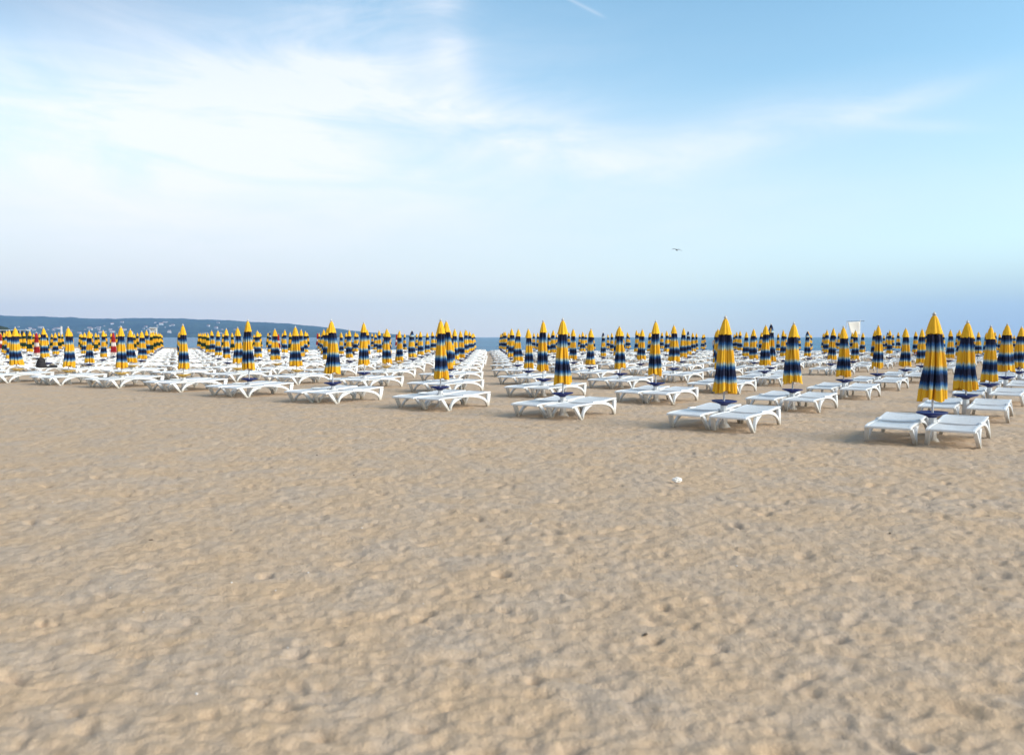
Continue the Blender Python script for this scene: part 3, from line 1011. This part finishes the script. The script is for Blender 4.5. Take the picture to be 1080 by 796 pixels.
# bather standing near the waterline, bare torso, dark hair
D = 90.0
bx = at_px(753.6, D)
gz = float(base_z(bx, D))
pr = empty('person', (bx, D, gz), R(160))
tag(pr, 'bare-chested dark-haired person standing by the water, half behind a yellow-navy umbrella', 'person')
skinned('body', *body('stand'), M['skin'], pr)
face_and_hair(pr, 1.64, -0.02)
q = MB()
q.lathe([(0.150, 0.10), (0.162, 0.02), (0.165, -0.10)], 20, (0, 0, 0.92), fn=lambda a, k_: 1 - 0.2 * abs(math.sin(a)))
for s_ in (-1, 1): q.lathe([(0.115, 0.88), (0.098, 0.58)], 14, (s_ * 0.103, 0, 0))
link('swim_shorts', q.mesh('swim_shorts', M['navy_cloth']), pr)

# person in dark clothes sitting on a lounger
D = 60.5
bx = at_px(372.8, D)
sit = min((l for l in lo), key=lambda l: abs(l[1].x - bx) + abs(l[1].y - D))
c = sit[1]
ps = empty('person', (at_px(372.8, c.y), c.y, float(base_z(c.x, c.y)) + 0.345), R(-60))
tag(ps, 'person in dark clothes sitting on a far lounger left of the aisle', 'person')
skinned('body', *body('sit'), M['skin'], ps)
face_and_hair(ps, 0.75, -0.10, True)
P_, E_ = body('sit')
q = MB()
q.lathe([(0.165, 0.0), (0.160, 0.15), (0.172, 0.36), (0.150, 0.48), (0.075, 0.535)], 20, (0, -0.035, 0.04), fn=lambda a, k_: 1 - 0.2 * abs(math.sin(a)))
for s_ in (-1, 1):
    q.tube((s_ * 0.155, -0.06, 0.53), (s_ * 0.235, -0.13, 0.27), 0.075, 0.058); q.tube((s_ * 0.235, -0.13, 0.27), (s_ * 0.165, -0.31, 0.24), 0.056, 0.042)
link('jacket', q.mesh('jacket', M['navy_cloth']), ps)
q = MB()
for s_ in (-1, 1):
    q.tube((s_ * 0.09, 0.02, 0.10), (s_ * 0.13, -0.47, 0.145), 0.105, 0.075, 12); q.tube((s_ * 0.13, -0.465, 0.15), (s_ * 0.13, -0.53, -0.20), 0.073, 0.050, 12)
link('trousers', q.mesh('trousers', M['black_cloth']), ps)

# dark backpack and a dark towel left on loungers on the far left
def pack(name, loc, rz, label):
    t_ = empty(name, loc, rz)
    q_ = MB()
    q_.lathe([(0.19, 0.0), (0.21, 0.03), (0.19, 0.14), (0.17, 0.22), (0.155, 0.32), (0.10, 0.40), (0.02, 0.45)], 20, fn=lambda a, k_: 1 - 0.22 * abs(math.sin(a)) + 0.10 * math.sin(3 * a + 2 * k_))
    link('bag_body', q_.mesh('bag_body', M['black_cloth']), t_)
    q_ = MB(); q_.lathe([(0.09, 0.0), (0.12, 0.02), (0.12, 0.13), (0.08, 0.17), (0.02, 0.18)], 16, (0.02, -0.17, 0.02), fn=lambda a, k_: 1 - 0.1 * abs(math.sin(a)))
    link('front_pocket', q_.mesh('front_pocket', M['black_cloth']), t_)
    q_ = MB()
    pts_ = [(0.045 * math.cos(a_), 0, 0.44 + 0.05 * math.sin(a_)) for a_ in [math.pi * k_ / 6 for k_ in range(7)]]
    for a_, b_ in zip(pts_, pts_[1:]): q_.tube(a_, b_, 0.010)
    link('carry_loop', q_.mesh('carry_loop', M['black_cloth']), t_)
    tag(t_, label, 'backpack')
    return t_


D = 34.5
pack('backpack', (at_px(43.2, D), D, 0.335), 0.4, 'black backpack on a lounger below the red-white umbrella at far left')
tw = MB()
nx_, ny_ = 14, 8
for s_ in range(1):
    gridv = []
    for a in range(nx_ + 1):
        for b in range(ny_ + 1):
            u_, v_ = a / nx_, b / ny_
            gridv.append((-0.35 + 0.7 * u_, -0.22 + 0.44 * v_, 0.05 + 0.035 * math.sin(7 * u_ + 3 * v_) + 0.02 * math.sin(13 * v_ + 5 * u_)))
    n0 = len(gridv)
    gridv += [(x_, y_, 0.0) for x_, y_, z_ in gridv]
    fs_ = []
    for a in range(nx_):
        for b in range(ny_):
            k_ = a * (ny_ + 1) + b
            fs_.append((k_, k_ + ny_ + 1, k_ + ny_ + 2, k_ + 1)); fs_.append((n0 + k_, n0 + k_ + 1, n0 + k_ + ny_ + 2, n0 + k_ + ny_ + 1))
    for a in range(nx_):
        for k_ in (a * (ny_ + 1), a * (ny_ + 1) + ny_): fs_.append((k_, k_ + ny_ + 1, n0 + k_ + ny_ + 1, n0 + k_))
    for b in range(ny_):
        for k_ in (b, nx_ * (ny_ + 1) + b): fs_.append((k_, k_ + 1, n0 + k_ + 1, n0 + k_))
    tw.add(gridv, fs_, True)
me_tw = tw.mesh('towel', M['black_cloth'])
t = link('towel', me_tw, None, (at_px(50.5, D - 0.2), D - 0.2, 0.335)); t.rotation_euler = (0, 0, 0.5)
tag(t, 'crumpled dark towel on the lounger beside the black backpack', 'towel')
D = 62.0
me_t2 = me_tw.copy(); me_t2.materials.clear(); me_t2.materials.append(M['red_cloth'])
t = link('towel', me_t2, None, (at_px(966.8, D), D, float(base_z(at_px(966.8, D), D)) + 0.33)); t.rotation_euler = (0, 0, 0.9); t.scale = (0.6, 0.8, 3.0)
tag(t, 'crumpled brick-red towel heaped on a far lounger at the right', 'towel')

# ------------------------------------------------------------------ lifeguard tower, banner frame, pole, boat
D = 96.0
x = at_px(162.5, D); gz = float(base_z(x, D))
lt = empty('lifeguard_tower', (x, D, gz), 0.35)
tag(lt, 'small white lifeguard tower with box cabin near the water at left', 'lifeguard tower')
for sx in (-1, 1):
    for sy in (-1, 1):
        q = MB(); q.tube((sx * 0.55, sy * 0.5, -0.1), (sx * 0.25, sy * 0.25, 1.9), 0.045); link('leg', q.mesh('leg', M['white_plastic']), lt)
q = MB(); q.box((0, 0, 1.95), (0.9, 0.9, 0.08)); link('platform', q.mesh('platform', M['white_plastic']), lt)
q = MB(); q.box((0, 0.36, 2.35), (0.78, 0.06, 0.70)); q.box((-0.36, 0, 2.28), (0.05, 0.66, 0.56)); q.box((0.36, 0, 2.28), (0.05, 0.66, 0.56)); q.box((0, -0.05, 2.22), (0.66, 0.5, 0.06))
link('seat_box', q.mesh('seat_box', M['white_plastic']), lt)
q = MB(); q.box((0, 0.0, 2.76), (0.86, 0.86, 0.06)); link('roof', q.mesh('roof', M['white_plastic']), lt)
q = MB()
for k in range(6): q.box((0, -0.60 + k * 0.06, 0.25 + 0.3 * k), (0.42, 0.04, 0.05))
q.tube((-0.21, -0.65, 0.0), (-0.21, -0.3, 1.9), 0.02); q.tube((0.21, -0.65, 0.0), (0.21, -0.3, 1.9), 0.02)
link('ladder', q.mesh('ladder', M['white_plastic']), lt)
x = at_px(168.0, D + 2)
q = MB(); q.box((0, 0, 0.55), (0.42, 0.30, 1.1)); q.box((0, -0.155, 0.62), (0.36, 0.02, 0.7)); q.box((0, 0, 1.13), (0.48, 0.36, 0.05))
t = link('locker', bevelled(q.mesh('locker', M['render_white']), 0.01), None, (x, D + 2, float(base_z(x, D + 2)) - 0.02))
tag(t, 'pale upright locker standing just right of the left lifeguard tower', 'locker')

D = 72.0
x = at_px(899.5, D)
bf = empty('lookout_frame', (x, D, float(base_z(x, D))), 0.0)
tag(bf, 'tall pole frame holding a white canvas screen, above the far umbrellas at right', 'lookout frame')
px_m = D / F_PX
zt = CAM_H + (HY - 339.8) * px_m - bf.location.z
def lx(px): return (px - 899.5) * px_m
cv = MB(); nU, nV = 10, 10
vv_ = []
for a in range(nU + 1):
    for b in range(nV + 1):
        u_, v_ = a / nU, b / nV
        xl = lx(893.2) + (lx(897.5) - lx(893.2)) * v_; xr = lx(906.0)
        vv_.append((xl + (xr - xl) * u_, 0.05 * math.sin(u_ * 3.1) * math.sin(v_ * 3.1 + 0.4), zt - 0.0 + 0.06 * u_ - (zt - (CAM_H + (HY - 353.5) * px_m)) * v_))
cv.add(vv_, [(a * (nV + 1) + b, (a + 1) * (nV + 1) + b, (a + 1) * (nV + 1) + b + 1, a * (nV + 1) + b + 1) for a in range(nU) for b in range(nV)], True)
M['canvas'] = material('white_canvas', lambda h, b: h.mix(h.noise(coords(h), 3.0), (0.80, 0.74, 0.66), (0.86, 0.80, 0.72)), 0.85)
o = link('canvas_screen', cv.mesh('canvas_screen', M['canvas']), bf)
sm = o.modifiers.new('solid', 'SOLIDIFY'); sm.thickness = 0.01
for px, top in ((906.6, 337.0), (892.4, 339.2)):
    q = MB(); q.tube((lx(px), 0.03, -0.2), (lx(px), 0.03, CAM_H + (HY - top) * px_m - bf.location.z), 0.035); link('post', q.mesh('post', M['pole']), bf)
q = MB(); q.tube((lx(892.4), 0.03, zt + 0.06), (lx(911), 0.03, zt + 0.10), 0.022); link('crossbar', q.mesh('crossbar', M['dark_timber']), bf)
q = MB(); q.box((lx(899.5), 0.2, 0.9), (lx(906.6) - lx(892.4) + 0.1, 0.6, 0.08)); link('platform', q.mesh('platform', M['white_plastic']), bf)

D = 110.0
x = at_px(65.6, D)
sp = empty('marker_post', (x, D, float(base_z(x, D))))
tag(sp, 'white marker post rising above the umbrellas against the hills at left', 'post')
q = MB(); q.lathe([(0.12, -0.1), (0.12, 0.1), (0.07, 0.14), (0.07, 2.2)], 12); link('shaft', q.mesh('shaft', M['white_plastic']), sp)
q = MB(); q.box((0, 0, 2.65), (0.20, 0.10, 0.95)); link('panel', bevelled(q.mesh('panel', M['white_plastic']), 0.01), sp)

# beached dark boat cut by the left edge
D = 103.0
bt = empty('rowing_boat', (at_px(-8, D), D, float(base_z(at_px(-8, D), D)) + 0.1), 0.08)
tag(bt, 'dark beached boat with a pale gunwale, cut by the left edge', 'boat')
hull = MB(); secs = 14; pr_ = 10
vb = []
for a in range(secs + 1):
    u_ = -1 + 2 * a / secs
    wdt = 0.85 * (1 - abs(u_) ** 2.6) + 0.02; dp = 0.62 * (1 - 0.35 * abs(u_) ** 3)
    for b in range(pr_ + 1):
        th = math.pi * b / pr_
        vb.append((u_ * 2.3, -wdt * math.cos(th), 0.85 + 0.16 * u_ * u_ - dp * math.sin(th) ** 0.7 - 0.12 * 0))
hull.add(vb, [(a * (pr_ + 1) + b, (a + 1) * (pr_ + 1) + b, (a + 1) * (pr_ + 1) + b + 1, a * (pr_ + 1) + b + 1) for a in range(secs) for b in range(pr_)], True)
o = link('hull', hull.mesh('hull', M['dark_timber']), bt); sm = o.modifiers.new('solid', 'SOLIDIFY'); sm.thickness = 0.03
gw = MB()
for sgn in (-1, 1):
    for a in range(secs):
        pts_ = []
        for a2 in (a, a + 1):
            u_ = -1 + 2 * a2 / secs
            pts_.append((u_ * 2.3, sgn * (0.85 * (1 - abs(u_) ** 2.6) + 0.03), 0.87 + 0.16 * u_ * u_))
        gw.tube(pts_[0], pts_[1], 0.05, n=6)
link('gunwale', gw.mesh('gunwale', M['render_white']), bt)
q = MB()
for xx in (-0.9, 0.1, 1.0): q.box((xx, 0, 0.72), (0.24, 1.35, 0.04))
link('thwarts', q.mesh('thwarts', M['dark_timber']), bt)
q = MB()
for xx in (-1.2, 1.2): q.box((xx, 0, 0.10), (0.12, 0.9, 0.36))
link('cradle', q.mesh('cradle', M['dark_timber']), bt)

# gull in the air
M['feather'] = material('grey_feathers', lambda h, b: h.mix(h.noise(coords(h), 5.0), (0.06, 0.065, 0.07), (0.14, 0.145, 0.15)), 0.8)
D = 92.0
gl = empty('seagull', (at_px(712.3, D), D, CAM_H + (HY - 264.3) / F_PX * D), 0.25)
gl.rotation_euler = (R(28), R(6), 0.25)
tag(gl, 'grey gull gliding alone in the sky with wings spread', 'bird')
q = MB()
q.lathe([(0.002, -0.26), (0.030, -0.22), (0.045, -0.14), (0.072, -0.02), (0.070, 0.08), (0.045, 0.17), (0.042, 0.20), (0.038, 0.24), (0.014, 0.27), (0.004, 0.31)], 12)
rv = Matrix.Rotation(R(-90), 3, 'X')
bv = [rv @ Vector(v_) for v_ in q.v]
q.v = [tuple(v_) for v_ in bv]
q.add([(-0.02, -0.20, 0), (0.02, -0.20, 0), (0.08, -0.36, 0.004), (-0.08, -0.36, 0.004), (0, -0.28, -0.012)], [(0, 1, 2, 3), (0, 4, 1), (1, 4, 2), (2, 4, 3), (3, 4, 0)])
for s_ in (-1, 1):
    st_ = [(0.03, 0.09, -0.09, 0.02), (0.18, 0.12, -0.08, 0.075), (0.34, 0.08, -0.08, 0.085), (0.50, 0.01, -0.08, 0.055), (0.66, -0.10, -0.13, 0.01)]
    for (xa, fa_, ba_, za), (xb, fb_, bb_, zb) in zip(st_, st_[1:]):
        q.add([(s_ * xa, fa_, za), (s_ * xb, fb_, zb), (s_ * xb, bb_, zb - 0.01), (s_ * xa, ba_, za - 0.01), (s_ * xa, fa_ - 0.03, za + 0.018), (s_ * xb, fb_ - 0.03, zb + 0.014)],
              [(0, 1, 2, 3), (0, 4, 5, 1), (4, 3, 2, 5), (0, 3, 4), (1, 5, 2)])
link('body', q.mesh('body', M['feather']), gl)

# ------------------------------------------------------------------ small things on the sand
D = CAM_H * F_PX / (509.5 - HY)
x = at_px(715.5, D)
bm = bmesh.new(); bmesh.ops.create_icosphere(bm, subdivisions=3, radius=0.048)
rr = random.Random(5)
for v in bm.verts:
    n_ = math.sin(v.co.x * 150 + 1) * math.sin(v.co.y * 170) + math.sin(v.co.z * 190 + v.co.x * 90)
    v.co *= 1 + 0.14 * n_ + rr.uniform(-0.05, 0.05)
    v.co.z *= 0.62; v.co.x *= 1.1
me = bpy.data.meshes.new('crumpled_paper'); bm.to_mesh(me); bm.free()
me.materials.append(M['canvas'])
t = link('crumpled_paper', me, None, (x, D, float(ground_z(x, D)) + 0.034))
tag(t, 'crumpled white paper lying alone on the open sand', 'litter')


def pebble_mesh(seed, mat, sx, sy, sz, rad=0.02):
    bm = bmesh.new(); bmesh.ops.create_icosphere(bm, subdivisions=2, radius=rad)
    r_ = random.Random(seed)
    for v in bm.verts:
        v.co *= r_.uniform(0.8, 1.15); v.co.x *= sx; v.co.y *= sy; v.co.z *= sz
    me = bpy.data.meshes.new('bit'); bm.to_mesh(me); bm.free()
    for p in me.polygons: p.use_smooth = True
    me.materials.append(mat); return me


M['seaweed'] = material('dry_driftwood', lambda h, b: h.mix(h.noise(coords(h), 50.0), (0.03, 0.02, 0.014), (0.09, 0.06, 0.035)), 0.9)
M['shell'] = material('shell', lambda h, b: h.mix(h.noise(coords(h), 60.0), (0.62, 0.56, 0.50), (0.80, 0.77, 0.72)), 0.5)
drift = [pebble_mesh(s_, M['seaweed'], 1.5, 0.7, 0.45) for s_ in range(3)]
shells = [pebble_mesh(s_ + 9, M['shell'], 0.9, 0.7, 0.4, 0.010) for s_ in range(3)]
for px, py in ((155, 573), (191, 456), (372, 501), (943, 565), (683, 676), (333, 481), (240, 560)):
    D = CAM_H * F_PX / (py - HY); x = at_px(px, D)
    t = link('driftwood_bit', random.choice(drift), None, (x, D, float(ground_z(x, D)) + 0.004)); t.rotation_euler = (0, 0, random.uniform(0, 6)); s_ = random.uniform(0.4, 0.75); t.scale = (s_, s_, s_)
    tag(t, 'small dark bit of driftwood scattered on the open sand', 'driftwood', 'dark driftwood bits on the sand')
for px, py in ((51, 532), (287, 627), (322, 608), (299, 689), (110, 625), (240, 620), (145, 650), (865, 420 + 82), (200, 740), (445, 640), (560, 555), (780, 600), (380, 560)):
    D = CAM_H * F_PX / (py - HY); x = at_px(px, D)
    t = link('seashell', random.choice(shells), None, (x, D, float(ground_z(x, D)) + 0.004)); t.rotation_euler = (0, 0, random.uniform(0, 6)); s_ = random.uniform(0.5, 1.0); t.scale = (s_, s_, s_)
    tag(t, 'tiny pale seashell fragment on the open sand', 'seashell', 'pale seashell fragments on the sand')

# ------------------------------------------------------------------ haze over the bay
bm = bmesh.new(); bmesh.ops.create_cube(bm, size=1.0)
for v in bm.verts:
    v.co = Vector((v.co.x * 2 * (SX + 400), (v.co.y + 0.5) * (SX + 1400) - 700, 0)) + Vector((0, 0, -12 if v.co.z < 0 else 330))
me = bpy.data.meshes.new('haze'); bm.to_mesh(me); bm.free()
hm = bpy.data.materials.new('haze_air'); hm.use_nodes = True
ht = hm.node_tree
for n in list(ht.nodes): ht.nodes.remove(n)
pv_ = ht.nodes.new('ShaderNodeVolumePrincipled')
pv_.inputs['Color'].default_value = (0.42, 0.66, 1.0, 1)
pv_.inputs['Density'].default_value = 0.000088
pv_.inputs['Anisotropy'].default_value = 0.2
ho = ht.nodes.new('ShaderNodeOutputMaterial')
ht.links.new(pv_.outputs[0], ho.inputs['Volume'])
me.materials.append(hm)
tag(link('haze', me), 'thin blue sea haze', None, None, 'stuff')
scene.cycles.volume_bounces = 1
